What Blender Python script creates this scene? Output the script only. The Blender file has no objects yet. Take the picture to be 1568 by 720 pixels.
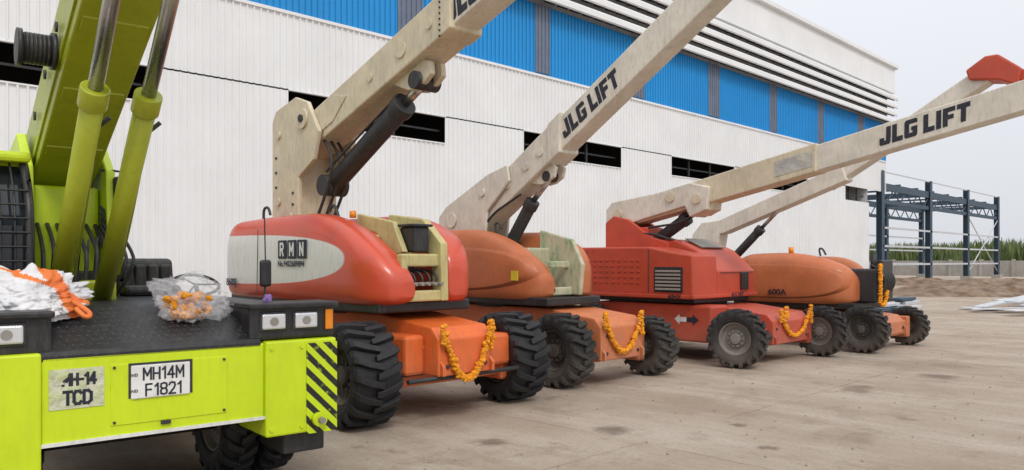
import bpy, bmesh, math, random
from mathutils import Matrix, Vector, noise
random.seed(7)
S=bpy.context.scene
R=math.radians
# ------------------------------------------------------------------ materials
def nt(m):
    m.use_nodes=True
    return m.node_tree
def mat_paint(name,col,rough=.45,dirt=.35,dirtcol=(.22,.17,.12),metal=0.0,dust=True,scale=2.5,bump=.15,stain=None,second=None,dustz=1.0,var=.15,coat=0):
    m=bpy.data.materials.new(name); t=nt(m); N=t.nodes; L=t.links
    b=N['Principled BSDF']
    if coat:
        b.inputs['Coat Weight'].default_value=coat; b.inputs['Coat Roughness'].default_value=.12
    tc=N.new('ShaderNodeTexCoord')
    n1=N.new('ShaderNodeTexNoise'); n1.inputs['Scale'].default_value=scale; n1.inputs['Detail'].default_value=8; n1.inputs['Roughness'].default_value=.65
    L.new(tc.outputs['Object'],n1.inputs['Vector'])
    n2=N.new('ShaderNodeTexNoise'); n2.inputs['Scale'].default_value=scale*9; n2.inputs['Detail'].default_value=6; n2.inputs['Roughness'].default_value=.7
    mp=N.new('ShaderNodeMapping'); mp.inputs['Scale'].default_value=(1,1,.25)
    L.new(tc.outputs['Object'],mp.inputs['Vector']); L.new(mp.outputs[0],n2.inputs['Vector'])
    r0=N.new('ShaderNodeMapRange'); r0.inputs[1].default_value=.3; r0.inputs[2].default_value=.7; r0.inputs[3].default_value=1-var*1.2; r0.inputs[4].default_value=1+var*.8
    L.new(n1.outputs[0],r0.inputs[0])
    base=N.new('ShaderNodeVectorMath'); base.operation='SCALE'; base.inputs[0].default_value=col[:3]
    L.new(r0.outputs[0],base.inputs['Scale'])
    src=base.outputs[0]
    if second:   # painted marking: superellipse in object YZ
        cy,a,cz,bb,c2,bumponly=second
        sx=N.new('ShaderNodeSeparateXYZ'); L.new(tc.outputs['Object'],sx.inputs[0])
        def mth(op,i0,i1=None):
            q=N.new('ShaderNodeMath'); q.operation=op
            for k,i in enumerate((i0,i1)):
                if i is None: continue
                if isinstance(i,(int,float)): q.inputs[k].default_value=i
                else: L.new(i,q.inputs[k])
            return q.outputs[0]
        u=mth('POWER',mth('ABSOLUTE',mth('DIVIDE',mth('SUBTRACT',sx.outputs[1],cy),a)),3.2)
        v=mth('POWER',mth('ABSOLUTE',mth('DIVIDE',mth('SUBTRACT',sx.outputs[2],cz),bb)),2.3)
        sm=mth('ADD',u,v)
        mk=N.new('ShaderNodeMapRange'); mk.inputs[1].default_value=(.98 if not bumponly else .9); mk.inputs[2].default_value=(1.02 if not bumponly else 1.12); mk.inputs[3].default_value=1; mk.inputs[4].default_value=0
        L.new(sm,mk.inputs[0]); mask=mk.outputs[0]
        if not bumponly:
            mx=N.new('ShaderNodeMix'); mx.data_type='RGBA'; L.new(mask,mx.inputs[0]); L.new(src,mx.inputs[6]); mx.inputs[7].default_value=(*c2,1)
            src=mx.outputs[2]
    r1=N.new('ShaderNodeMapRange'); r1.inputs[1].default_value=.48; r1.inputs[2].default_value=.72; r1.inputs[3].default_value=0; r1.inputs[4].default_value=dirt
    L.new(n2.outputs[0],r1.inputs[0])
    m1=N.new('ShaderNodeMix'); m1.data_type='RGBA'; L.new(r1.outputs[0],m1.inputs[0]); L.new(src,m1.inputs[6]); m1.inputs[7].default_value=(*dirtcol,1)
    out=m1.outputs[2]
    # sparse dark chips / grime blotches
    if dirt>.3:
        n3=N.new('ShaderNodeTexNoise'); n3.inputs['Scale'].default_value=scale*2.2; n3.inputs['Detail'].default_value=12; n3.inputs['Roughness'].default_value=.8; L.new(tc.outputs['Object'],n3.inputs['Vector'])
        r3_=N.new('ShaderNodeMapRange'); r3_.inputs[1].default_value=.60; r3_.inputs[2].default_value=.66; r3_.inputs[3].default_value=0; r3_.inputs[4].default_value=dirt*.9; L.new(n3.outputs[0],r3_.inputs[0])
        m4=N.new('ShaderNodeMix'); m4.data_type='RGBA'; L.new(r3_.outputs[0],m4.inputs[0]); L.new(out,m4.inputs[6]); m4.inputs[7].default_value=(dirtcol[0]*.6,dirtcol[1]*.55,dirtcol[2]*.5,1); out=m4.outputs[2]
    if dust:
        g=N.new('ShaderNodeSeparateXYZ'); L.new(tc.outputs['Object'],g.inputs[0])
        r2=N.new('ShaderNodeMapRange'); r2.inputs[1].default_value=dustz; r2.inputs[2].default_value=.1; r2.inputs[3].default_value=0; r2.inputs[4].default_value=.5
        L.new(g.outputs[2],r2.inputs[0])
        mm=N.new('ShaderNodeMath'); mm.operation='MULTIPLY'; L.new(r2.outputs[0],mm.inputs[0]); L.new(n1.outputs[0],mm.inputs[1])
        m2=N.new('ShaderNodeMix'); m2.data_type='RGBA'; L.new(mm.outputs[0],m2.inputs[0]); L.new(out,m2.inputs[6]); m2.inputs[7].default_value=(.33,.27,.22,1)
        out=m2.outputs[2]
    L.new(out,b.inputs['Base Color'])
    rr=N.new('ShaderNodeMapRange'); rr.inputs[3].default_value=rough-.08; rr.inputs[4].default_value=min(1,rough+.25); L.new(n1.outputs[0],rr.inputs[0]); L.new(rr.outputs[0],b.inputs['Roughness'])
    b.inputs['Metallic'].default_value=metal
    bp=N.new('ShaderNodeBump'); bp.inputs['Strength'].default_value=bump; bp.inputs['Distance'].default_value=.01
    L.new(n2.outputs[0],bp.inputs['Height'])
    nrm=bp.outputs[0]
    if second and second[5]:
        b2=N.new('ShaderNodeBump'); b2.inputs['Strength'].default_value=1; b2.inputs['Distance'].default_value=.05
        L.new(mask,b2.inputs['Height']); L.new(nrm,b2.inputs['Normal']); nrm=b2.outputs[0]
    L.new(nrm,b.inputs['Normal'])
    return m
ORM=mat_paint('orange_red_paint',(.60,.070,.03),.32,.32,dirtcol=(.35,.1,.06),coat=.35)
ORC=mat_paint('orange_chassis_paint',(.74,.135,.018),.42,.45,dirtcol=(.34,.12,.05),coat=.15)
ORD=mat_paint('faded_orange_paint',(.50,.145,.05),.48,.42,coat=.1)
CH2=mat_paint('faded_orange_chassis_paint',(.62,.18,.06),.48,.5)
RED=mat_paint('red_paint',(.50,.06,.025),.42,.42,dirtcol=(.28,.1,.06),coat=.12)
CREAM=mat_paint('cream_boom_paint',(.64,.56,.41),.5,.45,dirtcol=(.32,.25,.18),dust=False)
CREAM2=mat_paint('pale_boom_paint',(.68,.64,.55),.5,.45,dirtcol=(.34,.29,.23),dust=False)
CRY=mat_paint('cream_frame_paint',(.56,.49,.22),.5,.5,dust=False)
GRN=mat_paint('lime_paint',(.58,.74,.008),.34,.14,dirtcol=(.3,.35,.05),dust=False,var=.07,coat=.2)
GRB=mat_paint('olive_lime_paint',(.36,.405,.015),.32,.26,dirtcol=(.17,.18,.03),dust=False,var=.1,coat=.2)
BLK=mat_paint('black_paint',(.018,.018,.02),.35,.4,dirtcol=(.09,.085,.08),dust=False)
BLM=mat_paint('dark_metal',(.03,.03,.033),.5,.45,dirtcol=(.09,.08,.07),dust=False)
STL=mat_paint('chrome_steel',(.55,.55,.55),.2,.2,metal=1,dust=False)
TYR=mat_paint('black_tyre_rubber',(.013,.013,.016),.58,.3,dirtcol=(.05,.047,.045),dust=False)
TYD=mat_paint('dusty_tyre_rubber',(.021,.020,.020),.75,.5,dirtcol=(.09,.075,.06),dustz=.6)
RIM=mat_paint('grey_rim',(.20,.185,.17),.6,.6)
RMD=mat_paint('dark_rim',(.03,.03,.03),.6,.6)
WHT=mat_paint('white_paint',(.75,.75,.73),.5,.3,dust=False)
GRY=mat_paint('grey_plate',(.3,.28,.25),.6,.6,dust=False)
INK=mat_paint('black_lettering',(.012,.015,.03),.5,.3,dirtcol=(.12,.11,.1),dust=False,scale=5)
AMB=mat_paint('amber_lens',(.8,.25,.01),.2,.05,dust=False)
MAR=mat_paint('marigold_petals',(.88,.36,.012),.8,.29,dirtcol=(.75,.16,.005),dust=False,scale=30,bump=.8,var=.3)
YEL=mat_paint('yellow_decal',(.75,.6,.03),.5,.2,dust=False)
BLUEG=mat_paint('structural_steel_blue',(.035,.07,.11),.5,.3,dust=False)
GALV=mat_paint('galvanised_steel',(.55,.57,.6),.45,.3,dust=False)
CONC=mat_paint('concrete',(.36,.34,.31),.9,.5,dust=False,scale=.7)
WALLW=mat_paint('white_sheet_cladding',(.78,.79,.80),.5,.10,dirtcol=(.5,.48,.44),dust=True,scale=.35,bump=.03,dustz=2.0,var=.05)
WALLB=mat_paint('blue_sheet_cladding',(.012,.28,.66),.42,.10,dirtcol=(.05,.2,.4),dust=False,scale=.4,bump=.03,var=.07)
TRANS=mat_paint('translucent_sheet',(.15,.19,.27),.4,.3,dust=False,scale=1)
DARK=mat_paint('interior_shade_dark',(.03,.03,.033),.9,.3,dust=False)  # near-black, paints the shade seen through the window openings
LBK=mat_paint('louvre_backing_grey',(.34,.34,.35),.8,.3,dust=False)
SEAT=mat_paint('black_vinyl',(.02,.02,.021),.4,.3,dust=False)
PURP=mat_paint('purple_cloth',(.25,.15,.4),.8,.2,dust=False)
LENS=bpy.data.materials.new('lamp_lens'); t=nt(LENS); b=t.nodes['Principled BSDF']
b.inputs['Base Color'].default_value=(.75,.77,.8,1); b.inputs['Roughness'].default_value=.15; b.inputs['Metallic'].default_value=.6
w=t.nodes.new('ShaderNodeTexVoronoi'); w.inputs['Scale'].default_value=45; bb=t.nodes.new('ShaderNodeBump'); bb.inputs['Strength'].default_value=.5
t.links.new(w.outputs[0],bb.inputs['Height']); t.links.new(bb.outputs[0],b.inputs['Normal'])
GLASS=bpy.data.materials.new('dark_glass'); b=nt(GLASS).nodes['Principled BSDF']; b.inputs['Base Color'].default_value=(.02,.025,.03,1); b.inputs['Roughness'].default_value=.08
PLAS=bpy.data.materials.new('clear_plastic'); t=nt(PLAS); b=t.nodes['Principled BSDF']; b.inputs['Base Color'].default_value=(.85,.85,.88,1); b.inputs['Roughness'].default_value=.15; b.inputs['Alpha'].default_value=.24
# hazard stripes
HAZ=bpy.data.materials.new('hazard_stripes'); t=nt(HAZ); N=t.nodes; L=t.links; b=N['Principled BSDF']
tc=N.new('ShaderNodeTexCoord'); sx=N.new('ShaderNodeSeparateXYZ'); L.new(tc.outputs['Object'],sx.inputs[0])
a=N.new('ShaderNodeMath'); a.operation='ADD'; L.new(sx.outputs[0],a.inputs[0]); L.new(sx.outputs[2],a.inputs[1])
m=N.new('ShaderNodeMath'); m.operation='MULTIPLY'; L.new(a.outputs[0],m.inputs[0]); m.inputs[1].default_value=8.6
f=N.new('ShaderNodeMath'); f.operation='FRACT'; L.new(m.outputs[0],f.inputs[0])
g=N.new('ShaderNodeMath'); g.operation='GREATER_THAN'; L.new(f.outputs[0],g.inputs[0]); g.inputs[1].default_value=.5
nz=N.new('ShaderNodeTexNoise'); nz.inputs['Scale'].default_value=22; nz.inputs['Detail'].default_value=8; L.new(tc.outputs['Object'],nz.inputs[0])
gz=N.new('ShaderNodeMapRange'); gz.inputs[1].default_value=.58; gz.inputs[2].default_value=.7; gz.inputs[3].default_value=1; gz.inputs[4].default_value=.5; L.new(nz.outputs[0],gz.inputs[0])
gm=N.new('ShaderNodeMath'); gm.operation='MULTIPLY'; L.new(g.outputs[0],gm.inputs[0]); L.new(gz.outputs[0],gm.inputs[1])
mx=N.new('ShaderNodeMix'); mx.data_type='RGBA'; L.new(gm.outputs[0],mx.inputs[0]); mx.inputs[6].default_value=(.56,.72,.01,1); mx.inputs[7].default_value=(.015,.015,.015,1)
L.new(mx.outputs[2],b.inputs['Base Color']); b.inputs['Roughness'].default_value=.45
# ground
GND=bpy.data.materials.new('ground_concrete_dirt'); t=nt(GND); N=t.nodes; L=t.links; b=N['Principled BSDF']
tc=N.new('ShaderNodeTexCoord')
def noi(sc,det=8,ro=.6,mapsc=None,rot=0):
    n=N.new('ShaderNodeTexNoise'); n.inputs['Scale'].default_value=sc; n.inputs['Detail'].default_value=det; n.inputs['Roughness'].default_value=ro
    if mapsc:
        mp=N.new('ShaderNodeMapping'); mp.inputs['Scale'].default_value=mapsc; mp.inputs['Rotation'].default_value=(0,0,rot); L.new(tc.outputs['Object'],mp.inputs[0]); L.new(mp.outputs[0],n.inputs[0])
    else: L.new(tc.outputs['Object'],n.inputs[0])
    return n.outputs[0]
def mapr(i,a,bq,c,d):
    r=N.new('ShaderNodeMapRange'); r.inputs[1].default_value=a; r.inputs[2].default_value=bq; r.inputs[3].default_value=c; r.inputs[4].default_value=d; L.new(i,r.inputs[0]); return r.outputs[0]
def mixc(f,c1,c2):
    x=N.new('ShaderNodeMix'); x.data_type='RGBA'
    L.new(f,x.inputs[0])
    for k,c in ((6,c1),(7,c2)):
        if isinstance(c,tuple): x.inputs[k].default_value=(*c,1)
        else: L.new(c,x.inputs[k])
    return x.outputs[2]
c=mixc(mapr(noi(.35),.35,.65,0,1),(.345,.265,.195),(.455,.375,.295))
c=mixc(mapr(noi(1.3,10,.7,(1,.25,1),R(-8)),.45,.7,0,.8),c,(.57,.50,.42))
c=mixc(mapr(noi(1.1,10,.75),.52,.70,0,.75),c,(.25,.18,.125))
c=mixc(mapr(noi(3.2,10,.8),.56,.66,0,.5),c,(.23,.17,.12))
c=mixc(mapr(noi(.8,5,.6),.64,.70,0,.6),c,(.16,.11,.075))
c=mixc(mapr(noi(25,6,.8),.48,.7,0,.5),c,(.22,.17,.125))
c=mixc(mapr(noi(9,10,.85),.60,.66,0,.5),c,(.55,.50,.43))
br=N.new('ShaderNodeTexBrick'); br.offset=0; br.inputs['Scale'].default_value=1; br.inputs['Brick Width'].default_value=6; br.inputs['Row Height'].default_value=4.3; br.inputs['Mortar Size'].default_value=.012; br.inputs['Mortar Smooth'].default_value=.6
wv=N.new('ShaderNodeTexNoise'); wv.inputs['Scale'].default_value=3; wv.inputs['Detail'].default_value=8; wv.inputs['Roughness'].default_value=.7; L.new(tc.outputs['Object'],wv.inputs[0])
vs=N.new('ShaderNodeVectorMath'); vs.operation='SCALE'; L.new(wv.outputs['Color'],vs.inputs[0]); vs.inputs['Scale'].default_value=.10
va=N.new('ShaderNodeVectorMath'); va.operation='ADD'; L.new(tc.outputs['Object'],va.inputs[0]); L.new(vs.outputs[0],va.inputs[1]); L.new(va.outputs[0],br.inputs[0])
jm=N.new('ShaderNodeMath'); jm.operation='MULTIPLY'; L.new(br.outputs['Fac'],jm.inputs[0]); L.new(mapr(noi(.6),.42,.6,.0,.7),jm.inputs[1])
c=mixc(jm.outputs[0],c,(.15,.105,.075))
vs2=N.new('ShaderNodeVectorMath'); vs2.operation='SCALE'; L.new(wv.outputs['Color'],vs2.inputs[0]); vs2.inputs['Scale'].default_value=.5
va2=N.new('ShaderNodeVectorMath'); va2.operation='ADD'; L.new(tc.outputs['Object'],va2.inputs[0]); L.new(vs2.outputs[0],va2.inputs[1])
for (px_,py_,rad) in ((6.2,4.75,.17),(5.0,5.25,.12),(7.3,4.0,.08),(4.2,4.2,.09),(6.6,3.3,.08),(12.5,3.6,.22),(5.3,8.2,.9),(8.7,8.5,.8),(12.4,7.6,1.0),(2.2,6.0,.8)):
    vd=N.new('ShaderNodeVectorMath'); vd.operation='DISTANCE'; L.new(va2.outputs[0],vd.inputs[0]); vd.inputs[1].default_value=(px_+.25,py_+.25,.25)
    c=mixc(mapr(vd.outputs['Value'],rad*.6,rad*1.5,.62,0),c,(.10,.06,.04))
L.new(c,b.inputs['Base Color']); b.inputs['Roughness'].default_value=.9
bp=N.new('ShaderNodeBump'); bp.inputs['Strength'].default_value=.7; bp.inputs['Distance'].default_value=.025
h=N.new('ShaderNodeMath'); h.operation='ADD'; L.new(noi(6,10,.75),h.inputs[0]); L.new(noi(40,6,.8),h.inputs[1]); L.new(h.outputs[0],bp.inputs['Height']); L.new(bp.outputs[0],b.inputs['Normal'])
def simple(name,c1,c2,sc,rough=.95):
    m=bpy.data.materials.new(name); t=nt(m); b=t.nodes['Principled BSDF']; n=t.nodes.new('ShaderNodeTexNoise'); n.inputs['Scale'].default_value=sc; n.inputs['Detail'].default_value=8
    tcc=t.nodes.new('ShaderNodeTexCoord'); t.links.new(tcc.outputs['Object'],n.inputs[0])
    x=t.nodes.new('ShaderNodeMix'); x.data_type='RGBA'; r=t.nodes.new('ShaderNodeMapRange'); r.inputs[1].default_value=.35; r.inputs[2].default_value=.65
    t.links.new(n.outputs[0],r.inputs[0]); t.links.new(r.outputs[0],x.inputs[0]); x.inputs[6].default_value=(*c1,1); x.inputs[7].default_value=(*c2,1)
    t.links.new(x.outputs[2],b.inputs['Base Color']); b.inputs['Roughness'].default_value=rough
    bm_=t.nodes.new('ShaderNodeBump'); bm_.inputs['Strength'].default_value=.6; bm_.inputs['Distance'].default_value=.05; t.links.new(n.outputs[0],bm_.inputs['Height']); t.links.new(bm_.outputs[0],b.inputs['Normal'])
    return m
EARTH=simple('brown_earth',(.14,.09,.058),(.28,.20,.14),2)
CANE=simple('cane_leaves',(.07,.11,.03),(.17,.21,.08),.5)
STONE=simple('stones',(.25,.2,.15),(.4,.34,.28),8)
WORN=simple('worn_patch',(.36,.36,.35),(.55,.52,.44),5,.6)
STICK=simple('peeled_sticker',(.60,.59,.48),(.50,.55,.30),14,.6)
BAGW=simple('white_cloth_bag',(.75,.74,.75),(.6,.6,.62),5,.6)
ORB=simple('orange_cloth',(.8,.22,.04),(.7,.15,.03),5,.6)
# ------------------------------------------------------------------ helpers
def link(o,parent=None,inv=None):
    S.collection.objects.link(o)
    if parent:
        o.parent=parent
        if inv is not None: o.matrix_parent_inverse=inv
    return o
class Rig:
    """parent empty; world=True means children are authored in world coords"""
    def __init__(s,name,loc,rotz=0,world=True):
        e=bpy.data.objects.new(name,None); e.empty_display_size=.5; e.location=loc; e.rotation_euler=(0,0,rotz); S.collection.objects.link(e)
        s.e=e; s.inv=Matrix.Translation(loc).inverted() if world else None
def mesh(name,V,F,mat,rig=None,smooth=False,bev=0,seg=2):
    me=bpy.data.meshes.new(name); me.from_pydata([tuple(v) for v in V],[],F); me.update()
    bm=bmesh.new(); bm.from_mesh(me); bmesh.ops.recalc_face_normals(bm,faces=bm.faces); bm.to_mesh(me); bm.free()
    if isinstance(mat,(list,tuple)):
        for q in mat: me.materials.append(q)
    else: me.materials.append(mat)
    if smooth:
        for p in me.polygons: p.use_smooth=True
    o=bpy.data.objects.new(name,me); link(o,rig.e if rig else None,rig.inv if rig else None)
    if bev:
        md=o.modifiers.new('bevel','BEVEL'); md.width=bev; md.segments=seg; md.limit_method='ANGLE'; md.angle_limit=R(40)
    return o
def box(name,x0,x1,y0,y1,z0,z1,mat,rig=None,bev=.012):
    V=[(x,y,z) for z in (z0,z1) for y in (y0,y1) for x in (x0,x1)]
    F=[(0,1,3,2),(4,6,7,5),(0,4,5,1),(2,3,7,6),(0,2,6,4),(1,5,7,3)]
    return mesh(name,V,F,mat,rig,bev=bev)
def prism(name,poly,x0,x1,mat,rig=None,bev=.012):
    """poly in (y,z), extruded in x"""
    n=len(poly); V=[(x0,y,z) for y,z in poly]+[(x1,y,z) for y,z in poly]
    F=[tuple(range(n)),tuple(range(2*n-1,n-1,-1))]+[(i,(i+1)%n,n+(i+1)%n,n+i) for i in range(n)]
    return mesh(name,V,F,mat,rig,bev=bev)
def cyl(name,p1,p2,r,mat,rig=None,seg=24,r2=None,bev=0):
    p1=Vector(p1);p2=Vector(p2);d=p2-p1
    q=d.to_track_quat('Z','Y').to_matrix().to_4x4(); M=Matrix.Translation((p1+p2)/2)@q
    bm=bmesh.new(); bmesh.ops.create_cone(bm,cap_ends=True,segments=seg,radius1=r,radius2=r if r2 is None else r2,depth=d.length,matrix=M)
    me=bpy.data.meshes.new(name); bm.to_mesh(me); bm.free(); me.materials.append(mat)
    for p in me.polygons: p.use_smooth=len(p.vertices)==4
    o=bpy.data.objects.new(name,me); link(o,rig.e if rig else None,rig.inv if rig else None)
    if bev:
        md=o.modifiers.new('bevel','BEVEL'); md.width=bev; md.segments=2; md.limit_method='ANGLE'
    return o
def tube(name,pts,r,mat,rig=None,smooth=True):
    cu=bpy.data.curves.new(name,'CURVE'); cu.dimensions='3D'; cu.bevel_depth=r; cu.bevel_resolution=3
    sp=cu.splines.new('NURBS' if smooth else 'POLY'); sp.points.add(len(pts)-1)
    for i,p in enumerate(pts): sp.points[i].co=(*p,1)
    if smooth: sp.use_endpoint_u=True; sp.order_u=3
    cu.materials.append(mat)
    o=bpy.data.objects.new(name,cu); link(o,rig.e if rig else None,rig.inv if rig else None); return o
def circ(d): return math.sqrt(max(0,1-(1-min(1,max(0,d)))**2))
def hood(name,x0,x1,yf,yr,zb,zt,fr,rr,mat,rig,droop=.55,e=4.5,n=48,st=60,rear=.15,outer=-1,crown=.05,wr=.9,wk=.30,tip=.3):
    V=[];F=[]
    for i in range(st+1):
        s=i/st; s=s*s*(3-2*s)*.5+s*.5; y=yf+(yr-yf)*s
        d1=min(1,(y-yf)/fr)
        ft=1-(1-d1)**2.2; fw=circ((y-yf)/wr); f2=circ((yr-y)/rr); ftp=circ((y-yf)/tip)
        k=max(.02,min(fw,f2))
        top=zb+(zt-zb)*(1-droop*(1-ft))*(1-.30*(1-ftp))*(1-rear*(1-f2)) - crown*(abs(s-.5)*2)**2
        bot=zb+.10*(1-min(ftp,f2))
        hw=(x1-x0)/2; w=hw*(wk+(1-wk)*k)
        xc=(x0+x1)/2-outer*(hw-w)*.75
        zc=(top+bot)/2; hh=(top-bot)/2
        for j in range(n):
            a=2*math.pi*j/n; ca,sa=math.cos(a),math.sin(a); ee=e if sa<0 else e*.62
            V.append((xc+w*math.copysign(abs(ca)**(2/ee),ca),y,zc+hh*math.copysign(abs(sa)**(2/ee),sa)))
    for i in range(st):
        for j in range(n):
            F.append((i*n+j,i*n+(j+1)%n,(i+1)*n+(j+1)%n,(i+1)*n+j))
    F.append(tuple(range(n))); F.append(tuple(range(st*n,st*n+n)))
    o=mesh(name,V,F,mat,rig,smooth=True)
    o.data.polygons[-1].use_smooth=False; o.data.polygons[-2].use_smooth=False
    return o
def wheel(name,cx,cy,r,w,tm,rm,rig,steer=0,lug=18,hd=.35,skew=.22):
    V=[];F=[];MI=[]
    def spin(prof,seg,mi):
        b0=len(V)
        for k in range(seg):
            a=2*math.pi*k/seg
            for x,rad in prof: V.append((x,rad*math.cos(a),rad*math.sin(a)))
        m=len(prof)
        for k in range(seg):
            for j in range(m-1):
                F.append((b0+k*m+j,b0+k*m+j+1,b0+((k+1)%seg)*m+j+1,b0+((k+1)%seg)*m+j)); MI.append(mi)
    h=w/2
    spin([(-h*.72,.54*r),(-h*.9,.60*r),(-h*1.0,.72*r),(-h*.98,.82*r),(-h*.86,.88*r),(-h*.4,.90*r),(h*.4,.90*r),(h*.86,.88*r),(h*.98,.82*r),(h,.72*r),(h*.9,.60*r),(h*.72,.54*r)],64,0)
    for s in (-1,1):
        spin([(s*h*.72,.55*r),(s*h*.80,.555*r),(s*h*.78,.52*r),(s*h*.35,.48*r),(s*h*.25,.34*r),(s*h*.45,.30*r),(s*h*.45,.2*r),(s*h*.7,.18*r),(s*h*.74,.10*r),(s*h*.74,.001)],40,1)
        for k in range(10):
            a=2*math.pi*k/10; rr=.25*r; c=(s*h*.5,rr*math.cos(a),rr*math.sin(a)); q=.018
            b0=len(V)
            for dx in(-q,q):
                for dy in(-q,q):
                    for dz in(-q,q): V.append((c[0]+dx,c[1]+dy,c[2]+dz))
            for f in [(0,1,3,2),(4,6,7,5),(0,4,5,1),(2,3,7,6),(0,2,6,4),(1,5,7,3)]: F.append(tuple(b0+i for i in f)); MI.append(1)
        for k in range(lug):
            a0=2*math.pi*(k+(0 if s>0 else .5))/lug; da=2*math.pi/lug*.50
            stt=[(s*h*1.01,.74*r,.84*r,0,.9),(s*h*.99,.80*r,.93*r,.0,1),(s*h*.86,.86*r,.99*r,.15,1),(s*h*.45,.87*r,1.0*r,.6,.9),(-s*h*.12,.87*r,1.0*r,1,.8)]
            b0=len(V)
            for x,ri,ro,sk,dw in stt:
                a=a0+sk*skew
                for rad,aa in((ri,a),(ri,a+da*dw),(ro,a+da*dw*.9),(ro,a+da*dw*.1)): V.append((x,rad*math.cos(aa),rad*math.sin(aa)))
            for q in range(4):
                for j in range(4): F.append((b0+q*4+j,b0+q*4+(j+1)%4,b0+q*4+4+(j+1)%4,b0+q*4+4+j)); MI.append(0)
            F.append((b0,b0+1,b0+2,b0+3)); F.append((b0+16,b0+17,b0+18,b0+19)); MI+= [0,0]
    c_,s_=math.cos(steer),math.sin(steer)
    V=[(cx+x*c_-y*s_,cy+x*s_+y*c_,z+r) for x,y,z in V]
    o=mesh(name,V,F,[tm,rm],rig)
    for p,mi in zip(o.data.polygons,MI): p.material_index=mi
    md=o.modifiers.new('bevel','BEVEL'); md.width=.006; md.segments=1; md.limit_method='ANGLE'; md.angle_limit=R(35)
    return o
def blobs(name,centres,rad,mat,rig,amp=.28,fr=3.2):
    V=[];F=[]
    bm=bmesh.new(); bmesh.ops.create_icosphere(bm,subdivisions=2,radius=1); bv=[v.co.copy() for v in bm.verts]; bf=[tuple(v.index for v in f.verts) for f in bm.faces]; bm.free()
    for c in centres:
        b0=len(V); r=rad*random.uniform(.75,1.2); sd=random.random()*50
        for v in bv:
            k=1+amp*noise.noise(v*fr+Vector((sd,sd,0))); V.append((c[0]+v.x*r*k,c[1]+v.y*r*k,c[2]+v.z*r*k*.85))
        for f in bf: F.append(tuple(b0+i for i in f))
    return mesh(name,V,F,mat,rig)
def garland(p0,p1,sag,y,rig,tails=True,rad=.029):
    pts=[]; n=50
    for i in range(n+1):
        s=i/n; X=p0[0]+(p1[0]-p0[0])*s; Z=p0[1]+(p1[1]-p0[1])*s-sag*(1-(2*s-1)**2)**.8
        for q in range(2): pts.append((X+random.uniform(-.018,.018),y-rad*.7+random.uniform(-.014,.008),Z+random.uniform(-.018,.018)))
    if tails:
        for k in range(9): pts.append((p1[0]+.02+random.uniform(-.012,.012),y-rad,p1[1]-.02*k*1.8))
        for k in range(6): pts.append((p0[0]-.03+random.uniform(-.012,.012),y-rad,p0[1]-.02*k*1.8))
    blobs('marigold_garland',pts,rad,MAR,rig,.7,4.5)
def text(name,body,size,M,mat,rig,off=.012,shear=0,align='CENTER',ext=.002,sx=1.0,sp=1.0):
    cu=bpy.data.curves.new(name,'FONT'); cu.body=body; cu.size=size; cu.align_x=align; cu.align_y='CENTER'; cu.offset=off; cu.shear=shear; cu.extrude=ext; cu.space_character=sp
    cu.materials.append(mat)
    o=bpy.data.objects.new(name,cu); link(o,rig.e,rig.inv); o.matrix_basis=M@Matrix.Diagonal((sx,1,1,1)); return o
GL={'J':(.85,[(.1,0),(.75,0),(.85,.1),(.85,1),(.5,1),(.5,.25),(.35,.25),(.35,.42),(0,.42),(0,.1)]),
'L':(.8,[(0,0),(.8,0),(.8,.27),(.35,.27),(.35,1),(0,1)]),
'G':(.95,[(.1,0),(.85,0),(.95,.1),(.95,.58),(.5,.58),(.5,.38),(.6,.38),(.6,.25),(.35,.25),(.35,.75),(.95,.75),(.95,.9),(.85,1),(.1,1),(0,.9),(0,.1)]),
'I':(.35,[(0,0),(.35,0),(.35,1),(0,1)]),
'F':(.85,[(0,0),(.35,0),(.35,.36),(.75,.36),(.75,.6),(.35,.6),(.35,.75),(.85,.75),(.85,1),(0,1)]),
'T':(.9,[(.27,0),(.62,0),(.62,.73),(.9,.73),(.9,1),(0,1),(0,.73),(.27,.73)])}
def block(name,word,h,M,mat,rig,sx=.72,shear=.22,th=.003):
    V=[];F=[];x=0;tot=sum((GL[c][0]+.11) if c in GL else .32 for c in word)-.11
    for c in word:
        if c not in GL: x+=.32; continue
        w,P=GL[c]; n=len(P); b0=len(V)
        for zz in (0,th):
            for px_,py_ in P: V.append(M@Vector(((x+px_-tot/2)*h*sx+shear*(py_-.5)*h,(py_-.5)*h,zz)))
        F.append(tuple(b0+n+i for i in range(n))); F+= [(b0+i,b0+(i+1)%n,b0+n+(i+1)%n,b0+n+i) for i in range(n)]
        x+=w+.11
    me=bpy.data.meshes.new(name); me.from_pydata([tuple(v) for v in V],[],F); me.materials.append(mat)
    o=bpy.data.objects.new(name,me); link(o,rig.e,rig.inv); return o
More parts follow.
